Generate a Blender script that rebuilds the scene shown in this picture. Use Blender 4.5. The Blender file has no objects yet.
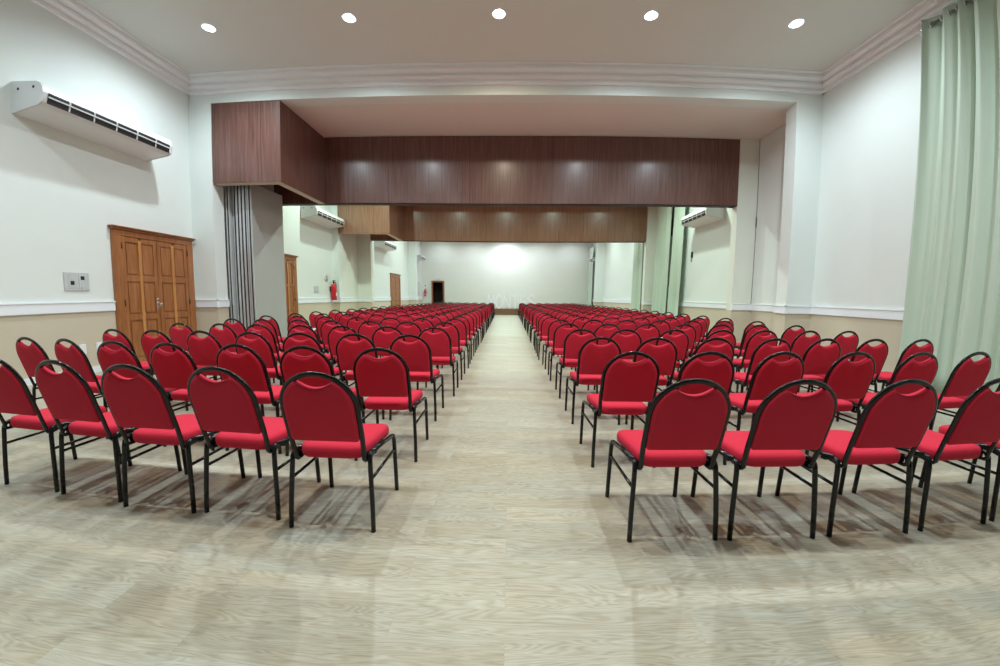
import bpy, bmesh, math, random
from mathutils import Vector, Matrix
random.seed(7)
C = bpy.context.scene.collection
PI = math.pi
H = 1.30            # camera height
K = 2.34            # size of one room unit
def S(x, y, z):     # room units (eye height = 1) to metres
    return (x*K, y*K, H + (z-1)*K)
def sz(z): return H + (z-1)*K

# ------------------------------------------------------------------ materials
def newmat(name):
    m = bpy.data.materials.new(name); m.use_nodes = True
    nt = m.node_tree; b = nt.nodes['Principled BSDF']
    return m, nt, b
def mat(name, col, rough=.5, metal=0, spec=.5, noise=0, nscale=30, bump=0, stretch=None):
    m, nt, b = newmat(name)
    b.inputs['Base Color'].default_value = (*col, 1); b.inputs['Roughness'].default_value = rough
    b.inputs['Metallic'].default_value = metal; b.inputs['Specular IOR Level'].default_value = spec
    if noise or bump:
        tc = nt.nodes.new('ShaderNodeTexCoord'); n = nt.nodes.new('ShaderNodeTexNoise')
        mp = nt.nodes.new('ShaderNodeMapping'); nt.links.new(tc.outputs['Object'], mp.inputs['Vector'])
        if stretch: mp.inputs['Scale'].default_value = stretch
        nt.links.new(mp.outputs['Vector'], n.inputs['Vector'])
        n.inputs['Scale'].default_value = nscale; n.inputs['Detail'].default_value = 5
        if noise:
            r = nt.nodes.new('ShaderNodeMix'); r.data_type = 'RGBA'
            r.inputs['A'].default_value = (*[max(0, c*(1-noise)) for c in col], 1)
            r.inputs['B'].default_value = (*[min(1, c*(1+noise)) for c in col], 1)
            nt.links.new(n.outputs['Fac'], r.inputs['Factor']); nt.links.new(r.outputs['Result'], b.inputs['Base Color'])
        if bump:
            bp = nt.nodes.new('ShaderNodeBump'); bp.inputs['Strength'].default_value = bump; bp.inputs['Distance'].default_value = .004
            nt.links.new(n.outputs['Fac'], bp.inputs['Height']); nt.links.new(bp.outputs['Normal'], b.inputs['Normal'])
    return m
def emit(name, col, s):
    m, nt, b = newmat(name)
    b.inputs['Base Color'].default_value = (*col, 1); b.inputs['Emission Color'].default_value = (*col, 1)
    b.inputs['Emission Strength'].default_value = s
    return m
def wood(name, c1, c2, c3, stretch, rough=.35, scale=3.0, seams=None, coat=0):
    m, nt, b = newmat(name)
    N = nt.nodes; L = nt.links
    tc = N.new('ShaderNodeTexCoord'); mp = N.new('ShaderNodeMapping'); mp.inputs['Scale'].default_value = stretch
    L.new(tc.outputs['Object'], mp.inputs['Vector'])
    n1 = N.new('ShaderNodeTexNoise'); n1.inputs['Scale'].default_value = scale; n1.inputs['Detail'].default_value = 8; n1.inputs['Roughness'].default_value = .65
    n1.inputs['Distortion'].default_value = .4
    L.new(mp.outputs['Vector'], n1.inputs['Vector'])
    cr = N.new('ShaderNodeValToRGB'); e = cr.color_ramp.elements
    e[0].position = .28; e[0].color = (*c1, 1); e[1].position = .72; e[1].color = (*c3, 1)
    k = e.new(.5); k.color = (*c2, 1)
    L.new(n1.outputs['Fac'], cr.inputs['Fac']); out = cr.outputs['Color']
    if seams:                                   # (axis, spacing): fine joints between veneer sheets
        ax, sp = seams
        sx = N.new('ShaderNodeSeparateXYZ'); L.new(tc.outputs['Object'], sx.inputs['Vector'])
        md = N.new('ShaderNodeMath'); md.operation = 'PINGPONG'; md.inputs[1].default_value = sp/2
        L.new(sx.outputs[ax], md.inputs[0])
        lt = N.new('ShaderNodeMath'); lt.operation = 'LESS_THAN'; lt.inputs[1].default_value = .006
        L.new(md.outputs[0], lt.inputs[0])
        mx = N.new('ShaderNodeMix'); mx.data_type = 'RGBA'; mx.inputs['B'].default_value = (*[c*.6 for c in c1], 1)
        L.new(lt.outputs[0], mx.inputs['Factor']); L.new(out, mx.inputs['A']); out = mx.outputs['Result']
    L.new(out, b.inputs['Base Color']); b.inputs['Roughness'].default_value = rough
    b.inputs['Coat Weight'].default_value = coat; b.inputs['Coat Roughness'].default_value = .2
    return m
def plank_floor():
    m, nt, b = newmat('plank_floor')
    N = nt.nodes; L = nt.links
    tc = N.new('ShaderNodeTexCoord')
    br = N.new('ShaderNodeTexBrick'); L.new(tc.outputs['Object'], br.inputs['Vector'])
    br.inputs['Scale'].default_value = 1; br.inputs['Brick Width'].default_value = 1.22; br.inputs['Row Height'].default_value = .152
    br.inputs['Mortar Size'].default_value = .0007; br.inputs['Mortar Smooth'].default_value = .2; br.offset = .37; br.offset_frequency = 2
    br.inputs['Color1'].default_value = (0, 0, 0, 1); br.inputs['Color2'].default_value = (1, 1, 1, 1); br.inputs['Mortar'].default_value = (.5, .5, .5, 1)
    # a per-plank offset makes the grain break at each joint
    mul = N.new('ShaderNodeVectorMath'); mul.operation = 'MULTIPLY_ADD'
    mul.inputs[1].default_value = (7.3, 3.1, 5.7)
    L.new(br.outputs['Color'], mul.inputs[0]); L.new(tc.outputs['Object'], mul.inputs[2])
    mp = N.new('ShaderNodeMapping'); mp.inputs['Scale'].default_value = (1.0, 11.0, 1.0); L.new(mul.outputs[0], mp.inputs['Vector'])
    n1 = N.new('ShaderNodeTexNoise'); n1.inputs['Scale'].default_value = 5.5; n1.inputs['Detail'].default_value = 9; n1.inputs['Roughness'].default_value = .68; n1.inputs['Distortion'].default_value = 1.1
    L.new(mp.outputs['Vector'], n1.inputs['Vector'])
    # flowing cathedral figure: bands of a slow field, drawn out along the plank
    mpw = N.new('ShaderNodeMapping'); mpw.inputs['Scale'].default_value = (.55, 4.5, 1.0); L.new(mul.outputs[0], mpw.inputs['Vector'])
    nw = N.new('ShaderNodeTexNoise'); nw.inputs['Scale'].default_value = 1.6; nw.inputs['Detail'].default_value = 3; nw.inputs['Roughness'].default_value = .5; nw.inputs['Distortion'].default_value = .5
    L.new(mpw.outputs['Vector'], nw.inputs['Vector'])
    sm = N.new('ShaderNodeMath'); sm.operation = 'MULTIPLY'; sm.inputs[1].default_value = 170; L.new(nw.outputs['Fac'], sm.inputs[0])
    sn = N.new('ShaderNodeMath'); sn.operation = 'SINE'; L.new(sm.outputs[0], sn.inputs[0])
    mpf = N.new('ShaderNodeMapping'); mpf.inputs['Scale'].default_value = (2.0, 45.0, 1.0); L.new(mul.outputs[0], mpf.inputs['Vector'])
    nf = N.new('ShaderNodeTexNoise'); nf.inputs['Scale'].default_value = 2.5; nf.inputs['Detail'].default_value = 4; L.new(mpf.outputs['Vector'], nf.inputs['Vector'])
    a1 = N.new('ShaderNodeMath'); a1.operation = 'MULTIPLY_ADD'; a1.inputs[1].default_value = .075; L.new(sn.outputs[0], a1.inputs[0])
    a0 = N.new('ShaderNodeMath'); a0.operation = 'MULTIPLY_ADD'; a0.inputs[1].default_value = .6; a0.inputs[2].default_value = .2; L.new(n1.outputs['Fac'], a0.inputs[0]); L.new(a0.outputs[0], a1.inputs[2])
    a2 = N.new('ShaderNodeMath'); a2.operation = 'MULTIPLY_ADD'; a2.inputs[1].default_value = .17; a2.inputs[2].default_value = -.085; L.new(nf.outputs['Fac'], a2.inputs[0])
    a3 = N.new('ShaderNodeMath'); a3.operation = 'ADD'; L.new(a1.outputs[0], a3.inputs[0]); L.new(a2.outputs[0], a3.inputs[1])
    cr = N.new('ShaderNodeValToRGB'); e = cr.color_ramp.elements
    e[0].position = .24; e[0].color = (.26, .23, .16, 1); e[1].position = .78; e[1].color = (.60, .61, .55, 1)
    for p_, c_ in ((.40, (.385, .36, .28)), (.5, (.44, .425, .345)), (.60, (.485, .475, .40))):
        k = e.new(p_); k.color = (*c_, 1)
    L.new(a3.outputs[0], cr.inputs['Fac'])
    n2 = N.new('ShaderNodeTexNoise'); n2.inputs['Scale'].default_value = 1.1; n2.inputs['Detail'].default_value = 3
    mp2 = N.new('ShaderNodeMapping'); mp2.inputs['Scale'].default_value = (.6, 3, 1); L.new(mul.outputs[0], mp2.inputs['Vector']); L.new(mp2.outputs['Vector'], n2.inputs['Vector'])
    t1 = N.new('ShaderNodeMix'); t1.data_type = 'RGBA'; t1.blend_type = 'MULTIPLY'; t1.inputs['Factor'].default_value = 1
    cr2 = N.new('ShaderNodeValToRGB'); e2 = cr2.color_ramp.elements
    e2[0].position = .3; e2[0].color = (.96, .91, .82, 1); e2[1].position = .65; e2[1].color = (1.0, 1.03, 1.03, 1)
    L.new(n2.outputs['Fac'], cr2.inputs['Fac']); L.new(cr.outputs['Color'], t1.inputs['A']); L.new(cr2.outputs['Color'], t1.inputs['B'])
    t2 = N.new('ShaderNodeMix'); t2.data_type = 'RGBA'; t2.blend_type = 'MULTIPLY'; t2.inputs['Factor'].default_value = 1
    cr3 = N.new('ShaderNodeValToRGB'); e3 = cr3.color_ramp.elements
    e3[0].color = (.86, .86, .86, 1); e3[1].color = (1.04, 1.04, 1.04, 1)
    L.new(br.outputs['Color'], cr3.inputs['Fac']); L.new(t1.outputs['Result'], t2.inputs['A']); L.new(cr3.outputs['Color'], t2.inputs['B'])
    t3 = N.new('ShaderNodeMix'); t3.data_type = 'RGBA'; t3.inputs['B'].default_value = (.34, .32, .27, 1)
    L.new(br.outputs['Fac'], t3.inputs['Factor']); L.new(t2.outputs['Result'], t3.inputs['A'])
    L.new(t3.outputs['Result'], b.inputs['Base Color'])
    b.inputs['Roughness'].default_value = .42; b.inputs['Specular IOR Level'].default_value = .42
    bp = N.new('ShaderNodeBump'); bp.inputs['Strength'].default_value = .06; bp.inputs['Distance'].default_value = .002
    L.new(n1.outputs['Fac'], bp.inputs['Height']); L.new(bp.outputs['Normal'], b.inputs['Normal'])
    return m

M = {}
M['wall'] = mat('wall_paint', (.715, .775, .755), .75, noise=.02, nscale=3)
M['cream'] = mat('cream_paint', (.72, .76, .69), .7, noise=.02, nscale=3)
M['dado'] = mat('beige_paint', (.57, .51, .405), .65, noise=.03, nscale=3)
M['white'] = mat('white_trim', (.82, .86, .92), .45)
M['cornice'] = mat('plaster_white', (.86, .88, .90), .6)
M['ceiling'] = mat('ceiling_paint', (.66, .685, .655), .8, noise=.015, nscale=2)
M['bayceil'] = mat('bay_ceiling_paint', (.74, .70, .66), .8)
M['panel'] = mat('partition_laminate', (.36, .385, .365), .5, noise=.03, nscale=6)
M['alu'] = mat('aluminium', (.66, .68, .70), .35, .6)
M['seal'] = mat('rubber_seal', (.02, .022, .025), .6)
M['black'] = mat('black_enamel', (.004, .005, .006), .2, spec=.4)
M['blackplastic'] = mat('black_plastic', (.015, .015, .016), .5)
M['red'] = mat('red_fabric', (.55, .022, .052), .85, spec=.25, noise=.10, nscale=260, bump=.25)
M['acwhite'] = mat('unit_white', (.74, .76, .77), .35)
M['acdark'] = mat('outlet_dark', (.02, .02, .022), .5)
M['acgrey'] = mat('unit_grey', (.62, .64, .65), .45)
M['chrome'] = mat('chrome', (.75, .75, .76), .15, 1)
M['curtain'] = mat('curtain_cloth', (.495, .60, .505), .8, spec=.2, noise=.05, nscale=40, stretch=(1, 1, .05), bump=.05)
M['plate'] = mat('grey_plate', (.52, .56, .57), .4)
M['outlet'] = mat('outlet_white', (.80, .82, .85), .4)
M['exred'] = mat('extinguisher_red', (.62, .015, .03), .3)
M['letter'] = mat('letter_white', (.88, .90, .95), .5)
M['bulb'] = emit('lamp_cool', (.86, .94, 1.0), 14)
M['bulbwarm'] = emit('lamp_warm', (1.0, .90, .76), 20)
M['reflector'] = mat('reflector', (.72, .82, .95), .3, .3)
M['glassdark'] = mat('night_glass', (.02, .025, .03), .06)
M['darkroom'] = mat('dark_corridor', (.03, .025, .022), .8)  # near-black colour paints in the darkness of the unlit room
M['bulk'] = wood('walnut_veneer', (.085, .037, .030), (.140, .064, .050), (.205, .105, .084), (9, 9, .35), .33, 3.0, seams=('X', 1.05), coat=.25)
M['bulk_lit'] = wood('walnut_veneer_lit', (.170, .080, .046), (.240, .122, .074), (.315, .175, .112), (9, 9, .35), .28, 3.0, seams=('X', 1.05), coat=.45)  # same walnut, with the stronger light farther in put into the colour
M['door'] = wood('varnished_wood', (.20, .066, .020), (.31, .115, .036), (.42, .172, .062), (7, 7, .5), .35, 3.2, coat=.15)
M['doorlight'] = wood('varnished_wood_pale', (.42, .17, .05), (.50, .22, .07), (.57, .28, .10), (7, 7, .5), .35, 3.2, coat=.15)
M['doordark'] = wood('varnished_frame', (.20, .060, .018), (.27, .090, .030), (.33, .125, .045), (7, 7, .5), .35, 3.2, coat=.15)
M['stage'] = wood('stage_wood', (.13, .065, .033), (.19, .10, .055), (.25, .14, .08), (.4, 8, 6), .5, 2.5)
M['floor'] = plank_floor()

# ------------------------------------------------------------------ mesh helpers
class MB:
    def __init__(self): self.bm = bmesh.new(); self.mats = []
    def mi(self, m):
        m = M[m] if isinstance(m, str) else m
        if m not in self.mats: self.mats.append(m)
        return self.mats.index(m)
    def box(self, a, b, m, bev=0):
        x0, x1 = sorted((a[0], b[0])); y0, y1 = sorted((a[1], b[1])); z0, z1 = sorted((a[2], b[2]))
        i = self.mi(m); bm = bmesh.new() if bev else self.bm
        v = [bm.verts.new(p) for p in ((x0,y0,z0),(x1,y0,z0),(x1,y1,z0),(x0,y1,z0),(x0,y0,z1),(x1,y0,z1),(x1,y1,z1),(x0,y1,z1))]
        fs = [bm.faces.new([v[k] for k in q]) for q in ((3,2,1,0),(4,5,6,7),(0,1,5,4),(1,2,6,5),(2,3,7,6),(3,0,4,7))]
        for f in fs: f.material_index = i
        if bev:
            bmesh.ops.bevel(bm, geom=bm.edges[:], offset=bev, segments=2, affect='EDGES', profile=.5)
            self.merge(bm, i)
        return self
    def merge(self, bm, i, smooth=False):
        vm = {v: self.bm.verts.new(v.co) for v in bm.verts}
        for f in bm.faces:
            try: g = self.bm.faces.new([vm[v] for v in f.verts]); g.material_index = i; g.smooth = smooth or f.smooth
            except ValueError: pass
        bm.free()
    def quad(self, pts, m):
        f = self.bm.faces.new([self.bm.verts.new(p) for p in pts]); f.material_index = self.mi(m); return self
    def prism(self, prof, fn, a, b, m, smooth=False, caps=True):
        """profile [(p,q)] swept between parameters a and b; fn(p,q,t)->xyz"""
        i = self.mi(m)
        A = [self.bm.verts.new(fn(p, q, a)) for p, q in prof]; B = [self.bm.verts.new(fn(p, q, b)) for p, q in prof]
        n = len(prof)
        for k in range(n):
            f = self.bm.faces.new((A[k], A[(k+1) % n], B[(k+1) % n], B[k])); f.material_index = i; f.smooth = smooth
        if caps:
            f = self.bm.faces.new(A[::-1]); f.material_index = i; f = self.bm.faces.new(B); f.material_index = i
        return self
    def tube(self, pts, ra, m, rb=None, seg=8, side=None, caps=True):
        """tube along pts; cross-section half-sizes ra (along side) and rb"""
        rb = rb or ra; i = self.mi(m); P = [Vector(p) for p in pts]; n = len(P); rings = []
        prev = Vector(side) if side else None
        for k in range(n):
            t = (P[min(k+1, n-1)] - P[max(k-1, 0)]).normalized()
            if prev is None: prev = Vector((0, 0, 1)) if abs(t.z) < .9 else Vector((1, 0, 0))
            u = (prev - t*prev.dot(t)).normalized(); w = t.cross(u); prev = u
            rings.append([self.bm.verts.new(P[k] + u*ra*math.cos(2*PI*j/seg) + w*rb*math.sin(2*PI*j/seg)) for j in range(seg)])
        for k in range(n-1):
            for j in range(seg):
                f = self.bm.faces.new((rings[k][j], rings[k][(j+1) % seg], rings[k+1][(j+1) % seg], rings[k+1][j])); f.material_index = i; f.smooth = True
        if caps:
            for r_ in (rings[0][::-1], rings[-1]):
                f = self.bm.faces.new(r_); f.material_index = i
        return self
    def lathe(self, prof, c, m, seg=20, axis='z', caps=True):
        i = self.mi(m); R = []
        for r_, h in prof:
            ring = []
            for j in range(seg):
                a = 2*PI*j/seg; x, y = r_*math.cos(a), r_*math.sin(a)
                p = {'z': (x, y, h), 'y': (x, h, y), 'x': (h, x, y)}[axis]
                ring.append(self.bm.verts.new((c[0]+p[0], c[1]+p[1], c[2]+p[2])))
            R.append(ring)
        for k in range(len(R)-1):
            for j in range(seg):
                f = self.bm.faces.new((R[k][j], R[k][(j+1) % seg], R[k+1][(j+1) % seg], R[k+1][j])); f.material_index = i; f.smooth = True
        for r_, rg in ((prof[0][0], R[0][::-1]), (prof[-1][0], R[-1])) if caps else ():
            if r_ > 1e-5: f = self.bm.faces.new(rg); f.material_index = i
        return self
    def build(self, name, parent=None, origin=None):
        bm = self.bm
        bmesh.ops.remove_doubles(bm, verts=bm.verts[:], dist=1e-6)
        bmesh.ops.recalc_face_normals(bm, faces=bm.faces[:])
        if origin is not None: bmesh.ops.translate(bm, verts=bm.verts[:], vec=-Vector(origin))
        me = bpy.data.meshes.new(name); bm.to_mesh(me); bm.free()
        for m in self.mats: me.materials.append(m)
        o = bpy.data.objects.new(name, me); C.objects.link(o)
        if origin is not None: o.location = origin
        if parent: o.parent = parent
        return o
def tag(o, label=None, cat=None, group=None, kind=None):
    if label: o['label'] = label
    if cat: o['category'] = cat
    if group: o['group'] = group
    if kind: o['kind'] = kind
    return o
def empty(name, loc=(0,0,0), label=None, cat=None, group=None, kind=None):
    o = bpy.data.objects.new(name, None); C.objects.link(o); o.location = loc; o.empty_display_size = .1
    return tag(o, label, cat, group, kind)
def struct(mb, name): return tag(mb.build(name), kind='structure')
def shift(o, loc):      # parts built in world space: keep them there under an Empty
    for ch in o.children:
        if ch.type == 'MESH': ch.location = Vector(ch.location) - Vector(loc)

# ------------------------------------------------------------------ room (room units)
XL, XR, YF, ZC, ZL = -2.949, 2.741, 3.283, 2.811, 2.730
XO, XI = -2.725, 2.497
ZF = 1 - H/K                    # floor
ZCE = 2.951                     # ceiling
ZD0, ZD1 = .877, .950           # chair rail
YB = -6.5                       # wall behind the camera
YE = 12.18                      # far wall
Y1B = 3.418                     # back of the first frame
YBM = 4.096                     # first header
Y2, Y2B, YBM2 = 6.05, 6.185, 6.81
XO2 = -2.85
Y3, Y3B = 10.58, 10.72
YST = 26.6/K
T = .10
def ubox(mb, a, b, m): mb.box(S(*a), S(*b), m)
def wall_x(mb, x, y0, y1, out, up='wall', lo='dado', ztop=None):
    zt = ztop or ZCE
    ubox(mb, (x, y0, ZF), (x+out*T, y1, ZD0), lo); ubox(mb, (x, y0, ZD0), (x+out*T, y1, zt), up)
def wall_y(mb, y, x0, x1, t, up='wall', lo='dado', z1=None):
    ubox(mb, (x0, y, ZF), (x1, y+t, ZD0), lo); ubox(mb, (x0, y, ZD0), (x1, y+t, z1 or ZCE), up)

mb = MB(); ubox(mb, (XL-T, YB-T, ZF-.06), (XR+T, YE+.6, ZF), 'floor'); struct(mb, 'floor')
mb = MB(); wall_x(mb, XL, YB, YE, -1); struct(mb, 'wall_left')
# right wall with the window behind the curtains of the second bay
mb = MB(); WY0, WY1, WZ0, WZ1 = 5.90, 6.45, 2.05, 2.60
WN0, WN1 = 11.08, 11.60
wall_x(mb, XR, YB, WY0, 1); wall_x(mb, XR, WY1, WN0, 1); wall_x(mb, XR, WN1, YE, 1)
for WA, WB in ((WN0, WN1),): ubox(mb, (XR, WA, ZF), (XR+T, WB, ZD0), 'dado'); ubox(mb, (XR, WA, ZD0), (XR+T, WB, WZ0), 'wall'); ubox(mb, (XR, WA, WZ1), (XR+T, WB, ZCE), 'wall')
ubox(mb, (XR, WY0, ZF), (XR+T, WY1, ZD0), 'dado'); ubox(mb, (XR, WY0, ZD0), (XR+T, WY1, WZ0), 'wall'); ubox(mb, (XR, WY0, WZ1), (XR+T, WY1, ZCE), 'wall')
struct(mb, 'wall_right')
mb = MB(); wall_y(mb, YB, XL, XR, -T); struct(mb, 'wall_back')
# far wall with a doorway
DX0, DX1, DZ1 = -2.58, -2.25, 1.475
mb = MB()
wall_y(mb, YE, XL-T, DX0, .08, 'cream', 'cream'); wall_y(mb, YE, DX1, XR+T, .08, 'cream', 'cream'); ubox(mb, (DX0, YE, DZ1), (DX1, YE+.08, ZCE), 'cream')
struct(mb, 'wall_far')
mb = MB()
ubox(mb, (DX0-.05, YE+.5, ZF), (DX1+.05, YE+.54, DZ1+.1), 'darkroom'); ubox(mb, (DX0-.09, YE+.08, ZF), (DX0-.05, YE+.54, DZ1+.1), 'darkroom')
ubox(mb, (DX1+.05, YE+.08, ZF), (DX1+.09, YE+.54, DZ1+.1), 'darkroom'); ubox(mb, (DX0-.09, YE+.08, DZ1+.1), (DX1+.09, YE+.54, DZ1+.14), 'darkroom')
struct(mb, 'wall_corridor')

# frame walls: pilasters and lintels
def frame(y0, y1, name, right=True, left=True, lin='wall', xo=XO):
    if left: mb = MB(); wall_y(mb, y0, XL, xo, y1-y0, z1=ZL); struct(mb, name+'_left')
    if right: mb = MB(); wall_y(mb, y0, XI, XR, y1-y0, z1=ZL); struct(mb, name+'_right')
    mb = MB(); ubox(mb, (XL, y0, ZL), (XR, y1, ZCE), lin); struct(mb, name)
frame(YF, Y1B, 'wall_front'); frame(Y2, Y2B, 'wall_middle', right=False, xo=XO2); frame(Y3, Y3B, 'wall_rear', lin='cream')
# sides of the partition bays
mb = MB()
ubox(mb, (2.709, Y1B, ZF), (XR, YBM, ZD0), 'dado'); ubox(mb, (2.709, Y1B, ZD0), (XR, YBM, ZL), 'wall')
wall_y(mb, YBM, 2.487, 2.709, .10, 'cream'); wall_y(mb, YBM, 2.7105, XR, .10, 'cream')
ubox(mb, (2.7055, YBM-.003, ZD1), (2.7085, YBM+.02, ZL), 'seal'); ubox(mb, (2.700, YBM-.008, 1.79), (2.7085, YBM-.003, 1.90), 'seal')
struct(mb, 'wall_bay_right')
mb = MB(); wall_y(mb, YBM, XL, -2.66, .10, 'cream'); struct(mb, 'wall_bay_left')
mb = MB(); wall_y(mb, YBM2, XL, -2.60, .10, 'cream'); wall_x(mb, XO2, Y2B, YBM2, -.3, 'cream'); struct(mb, 'wall_second_bay_left')
mb = MB(); wall_y(mb, YBM2, 2.50, XR, .10, 'cream'); struct(mb, 'wall_second_bay_right')

# ceilings with round holes for the downlights
LX = [-2.218, -1.150, -.093, .959, 2.002]
LR = .043           # hole radius in room units
rows = {'S1': [.75, 2.65], 'S2': [5.2], 'S3': [7.9, 9.6], 'S4': [11.55]}
def ceiling(name, y0, y1, lrows, m='ceiling', z=ZCE, x0=XL-T, x1=XR+T):
    mb = MB(); i = mb.mi(m); bm = bmesh.new(); zz = sz(z)
    def loop(pts):
        vs = [bm.verts.new(p) for p in pts]
        return [bm.edges.new((vs[k], vs[(k+1) % len(vs)])) for k in range(len(vs))]
    ed = loop([S(x0, y0, z), S(x1, y0, z), S(x1, y1, z), S(x0, y1, z)])
    for ly in lrows:
        for lx in LX:
            ed += loop([(lx*K+LR*K*math.cos(2*PI*j/20), ly*K+LR*K*math.sin(2*PI*j/20), zz) for j in range(20)])
    bmesh.ops.triangle_fill(bm, edges=ed, use_beauty=True)
    mb.merge(bm, i); struct(mb, name)
    mb = MB(); ubox(mb, (x0, y0, z+.12), (x1, y1, z+.16), m); struct(mb, name + '_slab')
ceiling('ceiling_front', YB-T, YF, rows['S1'])
mb = MB(); ubox(mb, (XL, Y1B, ZL+.004), (XR, YBM+.1, ZL+.06), 'bayceil'); struct(mb, 'ceiling_bay')
ceiling('ceiling_middle', YBM, Y2, rows['S2'])
mb = MB(); ubox(mb, (XL, Y2B, ZL+.004), (XR, YBM2+.1, ZL+.06), 'bayceil'); struct(mb, 'ceiling_second_bay')
ceiling('ceiling_rear', YBM2, Y3, rows['S3'])
ceiling('ceiling_far', Y3B, YE, rows['S4'])

# cornice: stepped plaster profile (distance from wall, height), room units
CP = [(0, ZC), (.022, ZC), (.026, ZC+.006), (.026, ZC+.022), (.012, ZC+.030), (.014, ZC+.036), (.046, ZC+.044), (.050, ZC+.052), (.050, ZC+.066), (.034, ZC+.074), (.036, ZC+.080),
      (.078, ZC+.092), (.082, ZC+.100), (.082, ZC+.116), (.070, ZC+.122), (.074, ZC+.128), (.096, ZC+.134), (.096, ZCE), (0, ZCE)]
tn = [0]
def trim(mb):
    tn[0] += 1; return struct(mb, 'trim_%d' % tn[0])
def cornice_x(x, d, y0, y1):
    mb = MB(); mb.prism(CP, lambda p, q, t: S(x+d*p, t, q), y0, y1, 'cornice'); trim(mb)
def cornice_y(y, x0, x1, d=-1):
    mb = MB(); mb.prism(CP, lambda p, q, t: S(t, y+d*p, q), x0, x1, 'cornice'); trim(mb)
cornice_x(XL, 1, YB, YF); cornice_x(XR, -1, YB, YF); cornice_y(YF, XL, XR); cornice_y(YB, XL, XR, 1)
cornice_y(YE, XL, XR); cornice_x(XL, 1, YBM+.1, Y2); cornice_x(XL, 1, YBM2+.1, Y3); cornice_x(XR, -1, YBM2+.1, Y3)
# chair rail and baseboard
RP = [(0, ZD0), (.012, ZD0), (.014, ZD0+.004), (.014, ZD1-.012), (.020, ZD1-.008), (.020, ZD1), (0, ZD1)]
def rail_x(x, d, y0, y1):
    mb = MB(); mb.prism(RP, lambda p, q, t: S(x+d*p, t, q), y0, y1, 'white'); trim(mb)
def rail_y(y, x0, x1, d=-1):
    mb = MB(); mb.prism(RP, lambda p, q, t: S(t, y+d*p, q), x0, x1, 'white'); trim(mb)
D1 = (2.524, 3.255); D2 = (4.28, 4.955); D3 = (8.93, 9.70)
for a, b in ((YB, D1[0]-.006), (YBM+.1, D2[0]-.006), (D2[1]+.006, Y2), (YBM2+.1, D3[0]-.006), (D3[1]+.006, Y3), (Y3B, YE)): rail_x(XL, 1, a, b)
for a, b in ((YB, YF), (YBM+.1, Y2), (YBM2+.1, Y3), (Y3B, YE)): rail_x(XR, -1, a, b)
for y0, y1, xo in ((YF, Y1B, XO), (Y2, Y2B, XO2), (Y3, Y3B, XO)):
    rail_y(y0, XL, xo+.02); rail_x(xo, 1, y0-.02, y1)
for y0, y1 in ((YF, Y1B), (Y3, Y3B)):
    rail_y(y0, XI-.02, XR); rail_x(XI, -1, y0-.02, y1)
rail_x(2.709, -1, Y1B, YBM); rail_y(YBM, 2.487, 2.70)
rail_x(XO2, 1, Y2B, YBM2); rail_y(YBM2, XL, -2.60); rail_y(YBM2, 2.50, 2.70)
bn = [0]
def base_x(x, d, y0, y1, name):
    mb = MB(); mb.box(S(x, y0, ZF), (x*K+d*.022, y1*K, .10), 'white'); struct(mb, name)
for a, b in ((YB, D1[0]-.006), (YBM+.1, D2[0]-.006), (D2[1]+.006, Y2), (YBM2+.1, D3[0]-.006), (D3[1]+.006, Y3)): base_x(XL, 1, a, b, 'baseboard_left')
for a, b in ((YB, YF), (YBM+.1, Y2), (YBM2+.1, Y3)): base_x(XR, -1, a, b, 'baseboard_right')
mb = MB()
for x0, x1, y in ((XL, XO, YF), (XI, XR, YF)): mb.box(S(x0, y, ZF), (x1*K, y*K-.022, .10), 'white')
struct(mb, 'baseboard_front')

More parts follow.
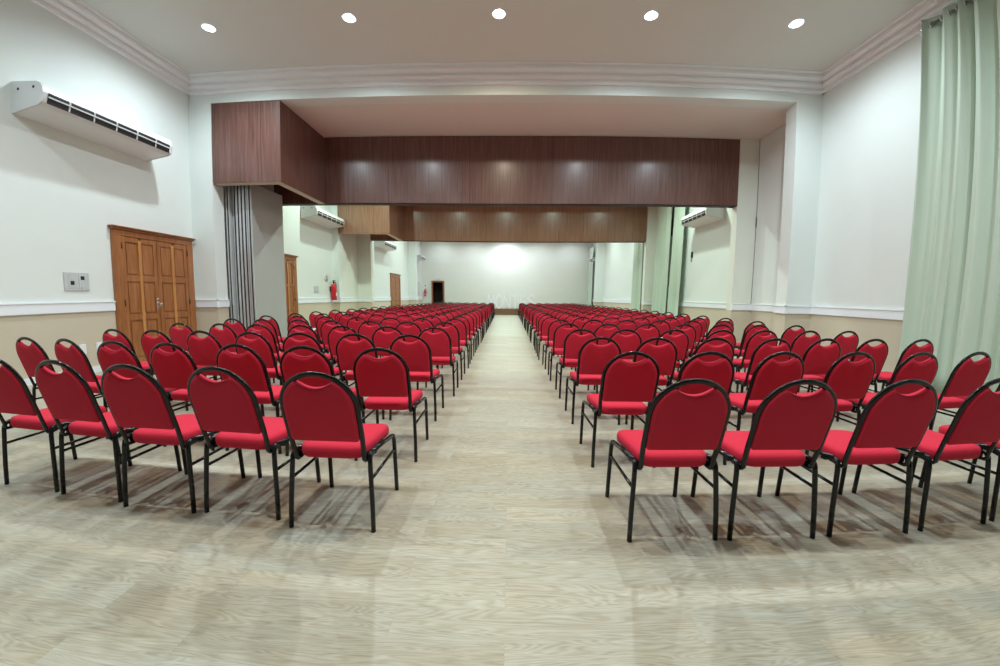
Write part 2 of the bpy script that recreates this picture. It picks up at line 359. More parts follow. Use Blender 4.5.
# ------------------------------------------------------------------ doors
def panel_door(n, y0, y1, ztop, label, x=XL, handle=True):
    """double timber door on the left wall, frame from y0 to y1 (room units)"""
    base = S(x, (y0+y1)/2, ZF)
    root = empty('door_%d' % n, base, label, 'door', kind='structure')
    w = (y1-y0)*K; zt = sz(ztop); X0 = x*K
    def B(mb, d0, d1, a0, a1, z0, z1, m, bev=0): mb.box((X0+d0, a0, z0), (X0+d1, a1, z1), m, bev)
    A, Bq = y0*K, y1*K
    fw = .15
    mb = MB()
    B(mb, 0, .055, A, A+fw, 0, zt-.16, 'door', .006); B(mb, 0, .055, Bq-fw, Bq, 0, zt-.16, 'door', .006)
    B(mb, 0, .055, A, Bq, zt-.16, zt-.06, 'door', .006)
    B(mb, 0, .085, A-.02, Bq+.015, zt-.06, zt-.025, 'doordark', .005); B(mb, 0, .11, A-.04, Bq+.03, zt-.025, zt, 'doordark', .005)
    mb.build('door_frame', root)
    lw = (w-2*fw)/2; dz = zt-.16
    for k in range(2):
        l0 = A+fw+k*lw; l1 = l0+lw
        mb = MB()
        B(mb, 0, .022, l0+.002, l1-.002, .01, dz-.004, 'door')
        so = .075; sc = .085 if False else .06
        rows_ = [(.12, .82), (.93, 1.53), (1.64, dz-.10)]
        # stiles, rails
        B(mb, .022, .045, l0+.004, l0+so, .01, dz-.004, 'door', .005); B(mb, .022, .045, l1-so, l1-.004, .01, dz-.004, 'door', .005)
        mid = (l0+l1)/2
        B(mb, .022, .052, mid-sc/2, mid+sc/2, .05, dz-.05, 'doorlight', .006)
        zs = [.01]+[q for r_ in rows_ for q in r_]+[dz-.004]
        for q in range(0, len(zs), 2):
            for c0, c1 in ((l0+so, mid-sc/2), (mid+sc/2, l1-so)): B(mb, .022, .043, c0, c1, zs[q], zs[q+1], 'door', .004)
        for z0, z1 in rows_:
            for c0, c1 in ((l0+so, mid-sc/2), (mid+sc/2, l1-so)): B(mb, .02, .036, c0+.025, c1-.025, z0+.025, z1-.025, 'door', .01)
        leaf = mb.build('door_leaf', root)
        if handle and k == 0:
            mb = MB(); cy = l1-.045; hz = sz(.917)
            mb.box((X0+.045, cy-.022, hz-.12), (X0+.052, cy+.022, hz+.12), 'chrome', .002)
            mb.lathe([(.012, .05), (.012, .085), (.03, .095), (.036, .115), (.028, .135), (.0, .14)], (X0, cy, hz), 'chrome', 16, 'x')
            mb.lathe([(.014, .05), (.014, .06), (0, .062)], (X0, cy, hz+.075), 'seal', 12, 'x')
            tag(mb.build('door_handle', leaf), 'round chrome knob on its plate')
        for hz in (sz(1.367), sz(.935)):
            mb = MB(); hy = l0 if k == 0 else l1
            mb.tube([(X0+.056, hy, hz-.055), (X0+.056, hy, hz+.055)], .010, 'seal'); mb.build('hinge', leaf)
    shift(root, base); 
    for ch in root.children: pass
    return root
panel_door(1, D1[0], D1[1], 1.510, 'carved orange-brown double door with chrome knob, left of the folded grey partition')
panel_door(2, D2[0], D2[1], 1.527, 'narrow visible wooden door beside the grey partition end, before the red extinguisher')
panel_door(3, D3[0], D3[1], 1.558, 'small distant wooden door on the side wall past the second bulkhead')
base = S((DX0+DX1)/2, YE, ZF); root = empty('door_4', base, 'dark open doorway with brown frame in the far wall', 'doorway', kind='structure')
mb = MB()
ubox(mb, (DX0-.05, YE-.02, ZF), (DX0, YE+.08, DZ1), 'doordark'); ubox(mb, (DX1, YE-.02, ZF), (DX1+.05, YE+.08, DZ1), 'doordark'); ubox(mb, (DX0-.05, YE-.02, DZ1), (DX1+.05, YE+.08, DZ1+.05), 'doordark')
mb.build('door_frame', root); shift(root, base)

# ------------------------------------------------------------------ wooden bulkheads
def bulkhead(y0, ybm, zb, name, label, m, zbm, xr, x1=-2.06, xo=XO, hx=-2.655):
    base = S((x1+xr)/2, ybm, zb); root = empty(name, base, label, 'bulkhead')
    th = .085
    mb = MB(); ubox(mb, (xo+.004, y0+.002, zb), (x1, y0+th, ZL-.003), m); p_ = mb.build('front_panel', root); mb = MB(); ubox(mb, (xo+.02, y0+.01, zb-.004), (x1-.01, y0+th-.005, zb), 'dado'); mb.build('edge_strip', p_)
    mb = MB(); ubox(mb, (x1-th, y0+th, zb), (x1, ybm, ZL-.003), m); p_ = mb.build('side_panel', root); mb = MB(); ubox(mb, (x1-th+.01, y0+th, zb-.004), (x1-.01, ybm, zb), 'dado'); mb.build('edge_strip', p_)
    mb = MB(); ubox(mb, (hx, ybm, zbm), (xr, ybm+.10, ZL-.003), m); p_ = mb.build('header_panel', root); mb = MB(); ubox(mb, (hx+.01, ybm+.01, zbm-.006), (xr-.004, ybm+.09, zbm), 'seal'); mb.build('track', p_)
    shift(root, base); return root
bulkhead(YF, YBM, 2.013, 'wooden_bulkhead', 'dark walnut bulkhead with a boxed corner, spanning the nearest opening', 'bulk', 2.020, 2.485)
bulkhead(Y2, YBM2, 2.02, 'wooden_bulkhead', 'brightly lit walnut bulkhead farther down the hall, seen beneath the dark one', 'bulk_lit', 2.026, 2.485, -1.985, XO2, -2.595)

# ------------------------------------------------------------------ folded partition panels
px = -2.718; pw = (2.718-2.452)/6
for k in range(6):
    x0 = px+k*pw; x1 = x0+pw*.90
    last = k == 5
    yb = 3.43+(.012*((k*3) % 4) if not last else 0)
    base = S((x0+x1)/2, yb, ZF)
    root = empty('partition_panel', base, ('grey partition panel facing the aisle, outermost of the folded stack' if last else
        ['grey folded partition panel tight against the pilaster', 'second folded partition panel from the pilaster', 'third folded partition panel from the pilaster',
         'fourth folded partition panel from the pilaster', 'folded partition panel just behind the outermost one'][k]), 'partition panel', 'partition panels folded beside the wooden double door')
    mb = MB(); ubox(mb, (x0, yb+.012, ZF+.01), (x1, 3.93, 2.06), 'panel'); mb.build('leaf', root)
    mb = MB(); ubox(mb, (x0+.002, yb, ZF+.01), (x0+pw*.28, yb+.012, 2.06), 'alu'); mb.build('edge_profile', root); mb = MB(); ubox(mb, (x0+pw*.66, yb, ZF+.01), (x1-.002, yb+.012, 2.06), 'alu'); mb.build('edge_profile', root)
    mb = MB(); ubox(mb, (x0+pw*.28, yb+.004, ZF+.01), (x0+pw*.66, yb+.012, 2.06), 'seal'); mb.build('seal', root)
    shift(root, base)

# ------------------------------------------------------------------ air conditioners
def air_con(x, d, y0, y1, zt, label, depth=.245, h=.155):
    """ceiling-wall unit on the wall x, sticking out in direction d (room units)"""
    base = S(x, (y0+y1)/2, zt-h); root = empty('air_conditioner', base, label, 'air conditioner', 'long white air conditioners high on the walls')
    s = depth/.245; v = h/.155
    P = [(0, 0), (.19, .008), (.220, -.004), (.236, -.028), (.243, -.056), (.232, -.112), (.200, -.128), (0, -.160)]
    P = [(p*s, q*v) for p, q in P]
    fn = lambda p, q, t: S(x+d*p, t, zt+q)
    e = .012
    mb = MB(); mb.prism(P, fn, y0+e, y1-e, 'acwhite'); mb.build('casing', root)
    # dark outlet slot on the front, with louvres
    mb = MB(); mb.prism([(.2425*s, -.052*v), (.247*s, -.060*v), (.2365*s, -.117*v), (.231*s, -.114*v)], fn, y0+.03, y1-.03, 'acdark'); mb.build('air_outlet', root)
    mb = MB(); mb.prism([(.2445*s, -.074*v), (.252*s, -.078*v), (.2505*s, -.086*v), (.243*s, -.083*v)], fn, y0+.03, y1-.03, 'acgrey')
    n = 6
    for k in range(1, n):
        t = y0+(y1-y0)*k/n
        mb.prism([(.244*s, -.054*v), (.251*s, -.062*v), (.2405*s, -.117*v), (.235*s, -.115*v)], fn, t-.004, t+.004, 'acgrey')
    mb.build('louvre', root)
    for t0, t1 in ((y0, y0+e), (y1-e, y1)):
        mb = MB(); mb.prism([(0, .030)]+[(-0+p, q+(.002 if q > -.05 else -.002)) for p, q in P[1:]]+[(0, -.157*v)], fn, t0, t1, 'acgrey'); cap = mb.build('end_cap', root)
        for p_ in (.05, .17):
            mb = MB(); c = fn(p_*s, -.022, t0 if t0 == y0 else t1); mb.lathe([(.02, -.004), (.02, .004)], c, 'seal', 10, 'y'); mb.build('screw', cap)
    shift(root, base)
    return root
air_con(XL, 1, 1.935, 2.85, 2.235, 'big white air conditioner above the carved double door, nearest the camera')
air_con(XL, 1, 5.13, 5.99, 2.235, 'white air conditioner above the red fire extinguisher')
air_con(XL, 1, 7.92, 8.75, 2.215, 'white air conditioner seen partly under the second bulkhead, before the distant door')
air_con(XL, 1, 11.2, 11.75, 2.25, 'tiny white air conditioner beyond the last pilaster, near the dark doorway', h=.12)
air_con(XR, -1, 4.78, 5.48, 2.185, 'white air conditioner beside the green curtains under the dark bulkhead')
air_con(XR, -1, 11.19, 11.53, 2.22, 'tiny white air conditioner in front of the farthest green curtains', h=.12)

# ------------------------------------------------------------------ curtains
def curtain(x, d, y0, y1, ztop, zbot, n, amp, label, flare=0.0, seed=0, rod=True, group='green curtains along the wall', grom=True, lean=0.0):
    rnd = random.Random(seed)
    base = (x*K, (y0+y1)/2*K, max(0, sz(zbot))); root = empty('curtain', base, label, 'curtain', group)
    mb = MB(); i = mb.mi('curtain'); NU = n*16; NV = 18
    w = [rnd.uniform(.75, 1.3) for _ in range(n+1)]; cum = [0]
    for q in range(n): cum.append(cum[-1]+w[q])
    grid = []
    for r_ in range(NV+1):
        v = r_/NV; z = sz(ztop)+(max(.012, sz(zbot))-sz(ztop))*v; row = []
        for c in range(NU+1):
            u = c/16; q = min(int(u), n-1); f = u-q
            t = (cum[q]+(cum[q+1]-cum[q])*f)/cum[-1]
            fl = 1+flare*v
            y = (y0+y1)/2*K+((t-.5)*(y1-y0)*fl+lean*v)*K
            a = amp*(.75+.25*math.sin(q*2.3+seed))*(1-.15*math.sin(PI*v))
            ph = 2*PI*f
            off = a*math.sin(ph+.35*math.sin(3*v+q)*v)+.18*a*math.sin(2*ph+1.3*q+2*v)
            row.append(mb.bm.verts.new((x*K+off, y+.25*a*math.sin(2*ph), z)))
        grid.append(row)
    for r_ in range(NV):
        for c in range(NU):
            f = mb.bm.faces.new((grid[r_][c], grid[r_][c+1], grid[r_+1][c+1], grid[r_+1][c])); f.material_index = i; f.smooth = True
    cl = mb.build('cloth', root)
    md = cl.modifiers.new('thickness', 'SOLIDIFY'); md.thickness = .006
    if grom:
        zr = sz(ztop)-.11
        for q in range(n):
            for hf in (.25, .75):
                pass
        for q in range(n):
            for f in (0.02, .5):
                t = (cum[q]+(cum[q+1]-cum[q])*f)/cum[-1]
                mb = MB(); c0 = (x*K, (y0+(y1-y0)*t)*K, zr)
                mb.lathe([(.030, -.008), (.048, -.008), (.050, 0), (.048, .008), (.030, .008), (.030, -.008)], c0, 'chrome', 16, 'y', False)
                g = mb.build('grommet', root)
    shift(root, base)
    return root
def rod(x, y0, y1, z, label, group='chrome curtain rods'):
    base = S(x, (y0+y1)/2, z); root = empty('curtain_rod', base, label, 'curtain rod', group)
    mb = MB(); mb.tube([S(x, y0, z), S(x, y1, z)], .022, 'chrome', seg=12); mb.build('pole', root)
    mb = MB(); mb.lathe([(.022, 0), (.034, .01), (.040, .05), (.030, .085), (0, .10)], S(x, y1, z), 'chrome', 14, 'y'); mb.build('finial', root)
    for yb in (y0+.08, y1-.012):
        mb = MB(); mb.tube([S(x, yb, z), S(XR-.002, yb, z)], .012, 'chrome'); mb.build('bracket', root)
    shift(root, base)
curtain(2.60, -1, 1.12, 2.30, 2.775, ZF, 11, .085, 'tall pale green curtain with chrome grommets, nearest the camera', seed=3, flare=.03, lean=.02)
rod(2.60, 1.06, 2.27, 2.775-.047, 'chrome rod carrying the nearest tall green curtain')
curtain(2.64, -1, 5.66, 6.0, 2.72, ZF, 4, .07, 'green curtain partly behind the white air conditioner, just past the dark bulkhead', seed=5, flare=.05, lean=.10)
curtain(2.62, -1, 6.10, 6.62, 2.72, ZF, 5, .075, 'green curtain hanging just past the narrow dark window gap', seed=8, flare=.05, lean=.08)
curtain(2.63, -1, 7.35, 7.85, 2.70, ZF, 4, .07, 'green curtain in the third bay, beside the bright bare wall', seed=11)
curtain(2.62, -1, 10.80, 11.13, 2.6, ZF, 4, .07, 'farthest green curtain behind the tiny air conditioner', seed=14, grom=False)
curtain(2.62, -1, 11.56, 12.06, 2.6, .642, 4, .07, 'far green curtain next to the corner of the far wall', seed=17, grom=False)
rod(2.63, 5.58, 6.56, 2.72-.047, 'chrome rod across the window of the second bay')
rod(2.63, 7.30, 7.82, 2.70-.047, 'chrome rod carrying the third-bay curtain')
# window behind the second-bay curtains
for wn, A0, A1, wl in ((1, WY0, WY1, 'dark night window between two green curtains'), (2, WN0, WN1, 'dark window behind the farthest small air conditioner')):
    base = S(XR, (A0+A1)/2, WZ0); root = empty('window_%d' % wn, base, wl, 'window', kind='structure')
    mb = MB(); ubox(mb, (XR+.03, A0, WZ0), (XR+.04, A1, WZ1), 'glassdark'); mb.build('pane', root)
    mb = MB()
    for a, b in (((XR+.01, A0, WZ0), (XR+.05, A0+.03, WZ1)), ((XR+.01, A1-.03, WZ0), (XR+.05, A1, WZ1)), ((XR+.01, A0, WZ0), (XR+.05, A1, WZ0+.03)), ((XR+.01, A0, WZ1-.03), (XR+.05, A1, WZ1)), ((XR+.015, (A0+A1)/2-.012, WZ0), (XR+.045, (A0+A1)/2+.012, WZ1))):
        ubox(mb, a, b, 'blackplastic')
    mb.build('window_frame', root); shift(root, base)

# ------------------------------------------------------------------ downlights
def downlight(lx, ly, warm, label, group):
    c = S(lx, ly, ZCE); root = empty('downlight', c, label, 'ceiling light', group); r_ = LR*K
    mb = MB(); mb.lathe([(r_*.96, .0), (r_*1.0, -.004), (r_*1.12, -.012), (r_*1.18, -.008), (r_*1.18, .0), (r_*.96, .0)], c, 'white', 24, 'z', False); mb.build('trim_ring', root)
    mb = MB(); mb.lathe([(r_*.97, 0), (r_*.85, .07), (r_*.6, .13), (r_*.1, .135)], c, 'reflector', 24, 'z', False); mb.build('reflector', root)
    mb = MB(); mb.lathe([(0, .075), (r_*.40, .08), (r_*.50, .10), (r_*.45, .125)], c, 'bulbwarm' if warm else 'bulb', 20); mb.build('lamp', root)
    shift(root, c)
    return c
LIGHT = {'S1': 320, 'S2': 400, 'S3': 275, 'S4': 200}
def lamp(c, watts, warm, angle=168, blend=.85, tint=None):
    l = bpy.data.lights.new('spot', 'SPOT'); l.energy = watts; l.spot_size = math.radians(angle); l.spot_blend = blend; l.shadow_soft_size = .07
    l.color = tint or ((1.0, .86, .68) if warm else (.84, .95, 1.0))
    o = bpy.data.objects.new('downlight_beam', l); C.objects.link(o); o.location = (c[0], c[1], c[2]-.02); return o
S1N = ['first', 'second', 'middle', 'fourth', 'fifth']
for key, ys in rows.items():
    for ly in ys:
        for k, lx in enumerate(LX):
            warm = (k == 2 and key == 'S1')
            c = S(lx, ly, ZCE)
            tint = {'S1': None, 'S2': (.80, 1.0, .85), 'S3': (.80, 1.0, .90), 'S4': (.82, .92, 1.0)}[key]
            w = LIGHT[key]
            if key == 'S4': w = LIGHT['S4']*(2.6 if k == 2 else .7)
            lamp(c, w, warm, tint=None if warm else tint)
            if key == 'S1' and ly == 2.65:
                lab = ['ceiling downlight nearest the wall with the double door', 'bluish ceiling downlight between the door-side one and the warm middle one', 'warm bright downlight in the middle of the ceiling row',
                       'ceiling downlight just on the curtain side of the warm middle one', 'ceiling downlight nearest the green curtains'][k]
                downlight(lx, ly, warm, lab, 'recessed ceiling downlights')

# ------------------------------------------------------------------ small wall fittings
def plate(name, x, d, y0, y1, z0, z1, label, cat, m='plate', group=None, mods=2):
    base = S(x, (y0+y1)/2, z0); root = empty(name, base, label, cat, group)
    mb = MB(); a = S(x, y0, z0); b = S(x, y1, z1); mb.box(a, (b[0]+d*.02, b[1], b[2]), m, .004); mb.build('cover_plate', root)
    w = (y1-y0)/(mods+.4)
    for k in range(mods):
        c0 = y0+.2*w+k*w
        mb = MB(); a = S(x, c0+.15*w, z0+(z1-z0)*.15); b = S(x, c0+.85*w, z1-(z1-z0)*.15); mb.box((a[0]+d*.02, a[1], a[2]), (b[0]+d*.028, b[1], b[2]), m, .003)
        q = mb.build('switch_module', root)
        if name == 'control_panel':
            mb = MB(); cy = (c0+.5*w)*K; zc = sz(z0+(z1-z0)*(.42 if k == 0 else .70))
            mb.box((a[0]+d*.028, cy-.028, zc-.03), (a[0]+d*.034, cy+.028, zc+.03), 'seal', .002); 
            if k == 1: mb.box((a[0]+d*.028, cy-.008, zc-.20), (a[0]+d*.033, cy+.008, zc-.03), 'acgrey')
            else:
                for j in range(3): mb.box((a[0]+d*.028, cy-.04, zc+.07+.03*j), (a[0]+d*.031, cy+.04, zc+.08+.03*j), 'acgrey')
            mb.build('key_socket', q)
    shift(root, base)
plate('control_panel', XL, 1, 2.19, 2.35, 1.026, 1.148, 'square grey control panel on the wall beside the wooden double door', 'control panel')
plate('wall_outlet', XL, 1, 2.252, 2.292, .585, .655, 'white wall outlet farther from the double door, below the chair rail', 'outlet', 'outlet', 'white wall outlets', 1)
plate('wall_outlet', XL, 1, 2.362, 2.402, .585, .655, 'white wall outlet closer to the double door, below the chair rail', 'outlet', 'outlet', 'white wall outlets', 1)
plate('switch_plate', XL, 1, 5.42, 5.55, 1.03, 1.135, 'grey double switch plate next to the red extinguisher', 'switch')
plate('vent_grille', XL, 1, 11.45, 11.8, 1.03, 1.47, 'grey wall grille past the last pilaster', 'grille', 'plate', None, 1)
# fire extinguishers with their signs
def extinguisher(c, d, s, label, facing='x'):
    root = empty('fire_extinguisher', c, label, 'fire extinguisher', 'wall fire extinguishers')
    def P(x, y, z): return (d*x*s, y*s, z*s) if facing == 'x' else (y*s, -x*s, z*s)
    ox, oy = P(.13, 0, 0)[:2]
    mb = MB(); mb.lathe([(.070*s, 0), (.095*s, .02*s), (.095*s, .48*s), (.085*s, .54*s), (.045*s, .59*s), (.03*s, .61*s)], (ox, oy, 0), 'exred', 20); mb.build('cylinder', root)
    mb = MB(); mb.lathe([(.028*s, .61*s), (.035*s, .63*s), (.03*s, .68*s), (.012*s, .70*s)], (ox, oy, 0), 'seal', 12); mb.box(P(.10, -.02, .69), P(.16, .10, .72), 'seal'); mb.build('valve', root)
    mb = MB(); mb.tube([P(.13, .03, .66), P(.14, .13, .64), P(.15, .165, .52), P(.15, .15, .36), P(.15, .125, .22)], .016*s, 'seal'); mb.build('hose', root)
    mb = MB(); mb.box(P(.222, -.03, .16), P(.230, .045, .27), 'outlet', .002); mb.build('paper_label', root)
    mb = MB(); mb.box(P(0, -.05, .3), P(.05, .05, .5), 'seal'); mb.build('wall_bracket', root)
    return root
extinguisher(S(XL, 5.93, .915), 1, 1.05, 'red fire extinguisher hanging under a round sign by the switch plate')
extinguisher(S(-2.845, YE, 1.0), 1, .8, 'distant fire extinguisher on the far wall beside the dark doorway', 'y')
c = S(XL, 5.80, 1.27); root = empty('safety_sign', c, 'round white sign with dark marking above the red extinguisher', 'sign')
mb = MB(); mb.lathe([(.0, .0), (.14, .0), (.14, .012), (0, .012)], (0, 0, 0), 'outlet', 28, 'x'); mb.build('disc', root)
mb = MB(); mb.lathe([(.112, .012), (.128, .012), (.128, .015), (.112, .015), (.112, .012)], (0, 0, 0), 'seal', 28, 'x', False); mb.build('ring', root)
mb = MB(); mb.box((.012, -.012, -.08), (.016, .02, .07), 'seal'); mb.box((.012, -.05, .03), (.016, -.012, .07), 'seal'); mb.build('marking', root)
c = S(-2.84, YE, 1.33); root = empty('safety_sign', c, 'small pale sign above the distant extinguisher', 'sign')
mb = MB(); mb.box((-.12, -.012, -.05), (.12, 0, .16), 'outlet', .003); mb.build('board', root); mb = MB(); mb.box((-.05, -.015, 0), (.05, -.012, .11), 'exred'); mb.build('marking', root)
c = S(-2.40, YE, 1.585); root = empty('exit_sign', c, 'tiny sign on the far wall above the dark doorway', 'sign')
mb = MB(); mb.box((-.22, -.03, -.06), (.22, 0, .06), 'outlet', .004); mb.build('board', root); mb = MB(); mb.box((-.18, -.034, -.03), (.18, -.03, .03), 'plate'); mb.build('marking', root)
c = S(XR, 5.562, 1.61); root = empty('wall_fitting', c, 'small black fitting on the wall beneath the air conditioner by the curtains', 'fitting')
mb = MB(); mb.box((-.05, -.035, .0), (0, .035, .20), 'blackplastic', .006); mb.build('body', root); mb = MB(); mb.tube([(-.03, 0, .0), (-.045, .005, -.07), (-.03, .01, -.15)], .012, 'blackplastic'); mb.build('cord', root)

# ------------------------------------------------------------------ stage and letters
mb = MB(); mb.box((XL*K+.06, YST*K, 0), (XR*K-.06, YE*K-.03, .44), 'stage'); mb.box((XL*K+.06, YST*K-.02, .41), (XR*K-.06, YST*K, .45), 'stage')
tag(mb.build('stage', origin=(0, YST*K, 0)), 'low brown wooden stage across the far end of the hall', 'stage')
WORD = 'MONTES'
x0 = -1.36; pitch = .615
for k, ch in enumerate(WORD):
    cu = bpy.data.curves.new('letter', 'FONT'); cu.body = ch; cu.size = 1.55; cu.extrude = .06; cu.align_x = 'CENTER'
    t_ = bpy.data.objects.new('tmp', cu); C.objects.link(t_)
    bpy.context.view_layer.update()
    me = bpy.data.meshes.new_from_object(t_.evaluated_get(bpy.context.evaluated_depsgraph_get())); bpy.data.objects.remove(t_)
    me.materials.clear(); me.materials.append(M['letter'])
    zmin = min(v.co.y for v in me.vertices); sx = .56/max(.2, max(v.co.x for v in me.vertices)-min(v.co.x for v in me.vertices))
    for v in me.vertices: v.co = Vector((v.co.x*sx, -v.co.z, v.co.y-zmin))
    o = bpy.data.objects.new('stage_letter', me); C.objects.link(o); o.location = (x0+k*pitch, YST*K+.75, .45)
    tag(o, 'large white standing letter %s on the stage' % ch, 'letter', 'white letters standing on the stage')

# ------------------------------------------------------------------ chairs
SC = .963
TILT = .277
def arc(c, r, a0, a1, n):
    return [(c[0]+r*math.cos(a0+(a1-a0)*k/n), c[1]+r*math.sin(a0+(a1-a0)*k/n)) for k in range(n+1)]
ct, st = 1/math.hypot(1, TILT), TILT/math.hypot(1, TILT)
B0 = (-.213, .45)                                    # foot of the backrest plane (y, z)
def bp(x, s, n=0):                                   # point in the backrest plane: x across, s up, n towards the rear
    return (x, B0[0]-s*st-n*ct, B0[1]+s*ct-n*st)
STOP = (.942-.45)/ct
HW = .200
def frame_path(seg):
    right = [(.196, .06, .437), (.197, -.06, .432), (.198, -.13, .424), (.199, -.172, .412), (.200, -.198, .412), (.2005, -.213, .428)]
    up = [bp(HW, .0), bp(HW+.006, .12), bp(HW+.006, STOP-HW-.06)]
    ar = [bp((HW+.006)*math.cos(a), STOP-HW+HW*math.sin(a)) for a in [PI*k/seg for k in range(seg+1)]]
    left = lambda pts: [(-p[0], p[1], p[2]) for p in reversed(pts)]
    return right+up+ar+left(up)+left(right)
def pad_outline(n):
    r = HW-.004; c = STOP-HW; a0 = math.radians(57)
    pts = [(-r*.985, .078), (r*.985, .078)]
    pts = [(r*.95, .100), (r*.995, .118), (r, c*.6)]+[(r*math.cos(a), c+(r)*math.sin(a)) for a in [a0*k/n for k in range(n+1)]]
    x1, y1 = pts[-1]; dip = c+.120
    for k in range(1, 2*n):
        u = 1-k/n; pts.append((x1*u, dip+(y1-dip)*(abs(u)**1.9)))
    pts += [(-x, y) for x, y in reversed(pts[:n+4])]
    return pts
def pad(mb, n):
    o = pad_outline(n); cx, cy = 0, STOP*.45; i = mb.mi('red'); t = .019
    prof = [(1.0, 0), (.992, .6), (.965, .92), (.86, 1.12)]
    L = [(1-0, 0)]
    rings = []
    for s, q in [(a, -b) for a, b in reversed(prof[1:])]+prof:
        rings.append([mb.bm.verts.new(bp(cx+(x-cx)*s, cy+(y-cy)*s, q*t+.002)) for x, y in o])
    m = len(o)
    for a, b in zip(rings, rings[1:]):
        for k in range(m):
            f = mb.bm.faces.new((a[k], a[(k+1) % m], b[(k+1) % m], b[k])); f.material_index = i; f.smooth = True
    for rg, q in ((rings[0], -1.25), (rings[-1], 1.25)):
        c = mb.bm.verts.new(bp(cx, cy, q*t+.002))
        for k in range(m):
            f = mb.bm.faces.new((rg[k], rg[(k+1) % m], c)); f.material_index = i; f.smooth = True
def seat(mb, n):
    i = mb.mi('red'); rings = []; o = []
    for cxy, a0 in (((.135, .15), 0), ((-.135, .15), PI/2), ((-.125, -.135), PI), ((.125, -.135), 1.5*PI)):
        R = .075
        for k in range(n+1):
            a = a0+PI/2*k/n; o.append((cxy[0]+R*math.cos(a), cxy[1]+R*math.sin(a)))
    m = len(o)
    for s, z in ((.80, .418), (.94, .419), (.985, .430), (1, .450), (.995, .474), (.965, .488), (.80, .496)):
        rings.append([mb.bm.verts.new((x*s, .005+(y-.005)*s, z-.012*max(0, (y-.13)/.1))) for x, y in o])
    for a, b in zip(rings, rings[1:]):
        for k in range(m):
            f = mb.bm.faces.new((a[k], a[(k+1) % m], b[(k+1) % m], b[k])); f.material_index = i; f.smooth = True
    for rg, z in ((rings[0], .417), (rings[-1], .499)):
        c = mb.bm.verts.new((0, .005, z))
        for k in range(m):
            f = mb.bm.faces.new((rg[k], rg[(k+1) % m], c)); f.material_index = i; f.smooth = True
LX_ = .226
def rear_leg(s): return [(s*.247, -.232, .0), (s*.243, -.222, .15), (s*(LX_+.004), -.205, .39), (s*(LX_+.002), -.200, .425), (s*LX_, -.188, .445), (s*LX_, -.165, .452)]
def front_leg(s): return [(s*.234, .228, .0), (s*.232, .222, .13), (s*(LX_+.002), .208, .355), (s*(LX_+.001), .202, .388), (s*LX_, .188, .406), (s*LX_, .165, .413)]
def rail(s): return [(s*LX_, -.165, .452), (s*LX_, 0, .433), (s*LX_, .165, .413)]
def stretch(s): return [(s*(LX_+.006), -.213, .300), (s*(LX_+.005), .212, .305)]
R_ = .0138
def chair_shapes(hi=True):
    sg = 10 if hi else 6
    def T_(name, pts, ra=R_, rb=None, side=None):
        mb = MB(); mb.tube([tuple(q*SC for q in p) for p in pts], ra*SC, 'black', (rb or ra)*SC, sg, side); return name, mb
    out = []
    mb = MB(); pad(mb, 7 if hi else 4); bmesh.ops.scale(mb.bm, vec=(SC,)*3, verts=mb.bm.verts[:]); out.append(('backrest', mb))
    mb = MB(); seat(mb, 5 if hi else 3); bmesh.ops.scale(mb.bm, vec=(SC,)*3, verts=mb.bm.verts[:]); out.append(('seat', mb))
    out.append(T_('back_frame', frame_path(20 if hi else 10), .0150, .0105, (1, 0, 0)))
    for s in (1, -1):
        out.append(T_('leg', rear_leg(s))); out.append(T_('leg', front_leg(s)))
        n_, mb = T_('seat_rail', rail(s))
        mb.box((s*.190*SC-.008, -.175*SC, .418*SC), (s*.222*SC, -.13*SC, .445*SC), 'black')
        mb.box((s*.10*SC, .06*SC, .408*SC), (s*.222*SC, .09*SC, .420*SC), 'black'); mb.box((s*.10*SC, -.10*SC, .408*SC), (s*.222*SC, -.07*SC, .424*SC), 'black')
        out.append((n_, mb))
        out.append(T_('stretcher', stretch(s), .0095))
    return out
root0 = empty('banquet_chair', (0, 0, 0))
for n_, mb in chair_shapes(True): mb.build(n_, root0)
mb = MB()
for n_, q in chair_shapes(False):
    off = [mb.mi(m) for m in q.mats]
    vm = {v: mb.bm.verts.new(v.co) for v in q.bm.verts}
    for f in q.bm.faces:
        g = mb.bm.faces.new([vm[v] for v in f.verts]); g.material_index = off[f.material_index]; g.smooth = f.smooth
    q.bm.free()
far0 = mb.build('banquet_chair')
first = {'near': True, 'far': True}
ORD = ['', 'nearest', 'second', 'third', 'fourth', 'fifth', 'sixth', 'seventh', 'eighth', 'ninth', 'tenth', 'eleventh', 'twelfth', 'thirteenth', 'fourteenth', 'fifteenth', 'sixteenth', 'seventeenth',
       'eighteenth', 'nineteenth', 'twentieth', 'twenty-first', 'twenty-second', 'twenty-third', 'twenty-fourth', 'twenty-fifth', 'twenty-sixth', 'twenty-seventh', 'twenty-eighth']
def chair(x, y, rz, label, near):
    if near:
        if first['near']: o = root0; first['near'] = False
        else:
            o = root0.copy(); C.objects.link(o)
            for ch in list(root0.children):
                c = ch.copy(); C.objects.link(c); c.parent = o
    else:
        if first['far']: o = far0; first['far'] = False
        else: o = far0.copy(); C.objects.link(o)
    o.location = (x, y, 0); o.rotation_euler = (0, 0, rz)
    tag(o, label, 'chair', 'red chairs in rows facing the stage'); return o
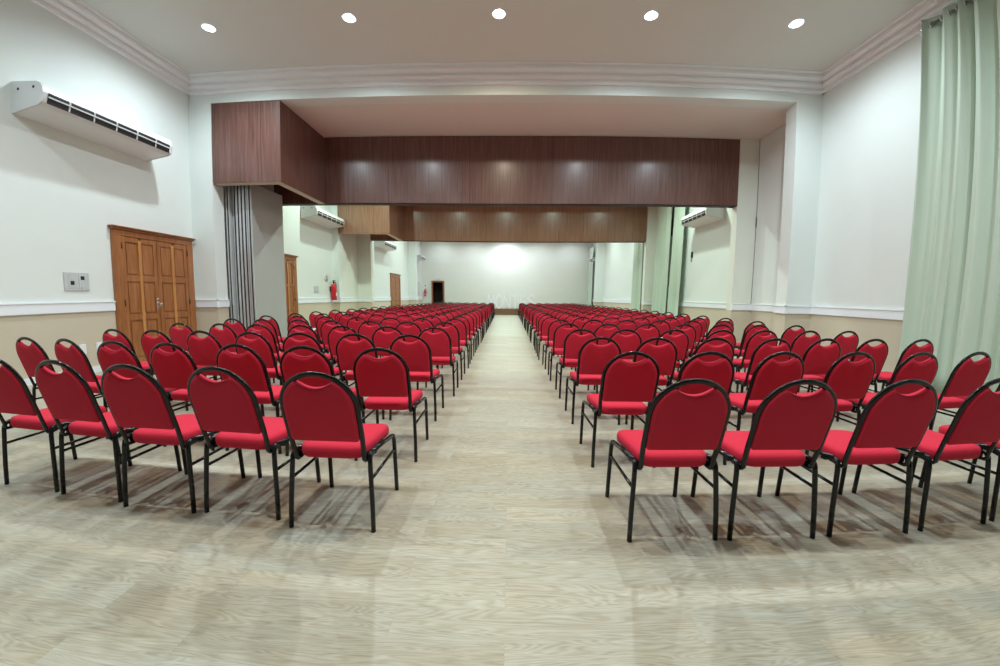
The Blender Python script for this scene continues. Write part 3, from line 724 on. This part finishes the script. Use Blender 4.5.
# measured chairs of the first row: (x, y, turn in degrees) at the camera height
Q = SC
ROW1 = {'L': [(-1.004, 2.16, -.9), (-1.607, 2.24, -3.3), (-2.184, 2.24, -.8), (-2.756, 2.30, -2.9), (-3.328, 2.34, -2.5)],
        'R': [(.927, 2.135, 1.9), (1.51, 2.14, 0), (2.115, 2.15, 0), (2.713, 2.175, 3.0), (3.30, 2.22, 3)]}
NROW = 27; SPLIT = 12
rc = random.Random(21)
LIST = []
for side in ('L', 'R'):
    sg = -1 if side == 'L' else 1
    for r_ in range(1, NROW+1):
        n = 7
        for c in range(1, n+1):
            if r_ == 1:
                if c > 5: continue
                x, y, a = ROW1[side][c-1]
            else:
                dy = .945 if side == 'L' else .962
                y = (2.165 if side == 'L' else 2.135)+dy*(r_-1)+rc.uniform(-.02, .02)
                drift = (.0125 if side == 'L' else .003)*max(0, r_-5)
                x = sg*((1.0 if side == 'L' else .925)+(.588 if side == 'L' else .608)*(c-1)+drift)+rc.uniform(-.025, .025)
                y += .032*(c-1)-.05
                a = sg*(.6+.7*(c-1))+rc.uniform(-1.8, 1.8)
                if side == 'L' and r_ == 2 and c > 5: y += .07; a -= 3
            lab = 'red chair, %s side, %s, %s' % ('door' if side == 'L' else 'curtain', 'row closest to the viewer' if r_ == 1 else ORD[r_]+' row from the viewer', 'seat beside the aisle' if c == 1 else ORD[c]+' seat from the aisle')
            LIST.append((r_, c, x*Q, y*Q, math.radians(a), lab))
LIST.sort(key=lambda q: (q[3]))
for r_, c, x, y, a, lab in LIST[:300]: chair(x, y, a, lab, r_ <= SPLIT)
mb = MB(); i0 = [mb.mi(m) for m in far0.data.materials]
for r_, c, x, y, a, lab in LIST[300:]:
    mx = Matrix.Translation((x, y, 0)) @ Matrix.Rotation(a, 4, 'Z')
    vs = [mb.bm.verts.new(mx @ v.co) for v in far0.data.vertices]
    for p in far0.data.polygons:
        f = mb.bm.faces.new([vs[k] for k in p.vertices]); f.material_index = i0[p.material_index]; f.smooth = p.use_smooth
if LIST[300:]:
    bm = mb.bm; me = bpy.data.meshes.new('banquet_chairs'); bm.to_mesh(me); bm.free()
    for m in mb.mats: me.materials.append(m)
    o = bpy.data.objects.new('banquet_chairs', me); C.objects.link(o)
    tag(o, 'farthest rows of tiny red chairs in front of the stage', 'chairs', kind='stuff')

# ------------------------------------------------------------------ world, camera, view
w = bpy.data.worlds.new('world'); bpy.context.scene.world = w; w.use_nodes = True
w.node_tree.nodes['Background'].inputs['Color'].default_value = (.02, .025, .04, 1)
cam = bpy.data.cameras.new('camera'); co = bpy.data.objects.new('camera', cam); C.objects.link(co)
r_v = Vector((0.9996367080316908, 0.024928527538985945, 0.010247949565743611)); u_v = Vector((-0.012692051937173215, 0.09995132766397286, 0.9949113749052392)); f_v = Vector((-0.023777379443246115, 0.9946799991016946, -0.10023141031565276))
co.matrix_world = Matrix(((r_v.x, u_v.x, -f_v.x, 0), (r_v.y, u_v.y, -f_v.y, 0), (r_v.z, u_v.z, -f_v.z, H), (0, 0, 0, 1)))
PERSP = False
cam.sensor_width = 36; cam.sensor_fit = 'HORIZONTAL'; cam.clip_start = .05
if PERSP:
    cam.lens = 12.6
else:
    cam.type = 'PANO'; cam.panorama_type = 'FISHEYE_LENS_POLYNOMIAL'
    cam.fisheye_fov = math.radians(170)
    KP = [0.08007112779094466, -0.0011829747000411779, -3.3302068663952156e-05, 1.2163682901102785e-06]
    cam.fisheye_polynomial_k0 = 0
    for q in range(4): setattr(cam, 'fisheye_polynomial_k%d' % (q+1), -KP[q])
sc = bpy.context.scene; sc.camera = co
sc.view_settings.view_transform = 'Standard'; sc.view_settings.look = 'None'; sc.view_settings.exposure = .06; sc.view_settings.gamma = 1; sc.view_settings.use_curve_mapping = False
sc.cycles.max_bounces = 10; sc.cycles.diffuse_bounces = 7; sc.cycles.glossy_bounces = 4; sc.cycles.sample_clamp_indirect = 6
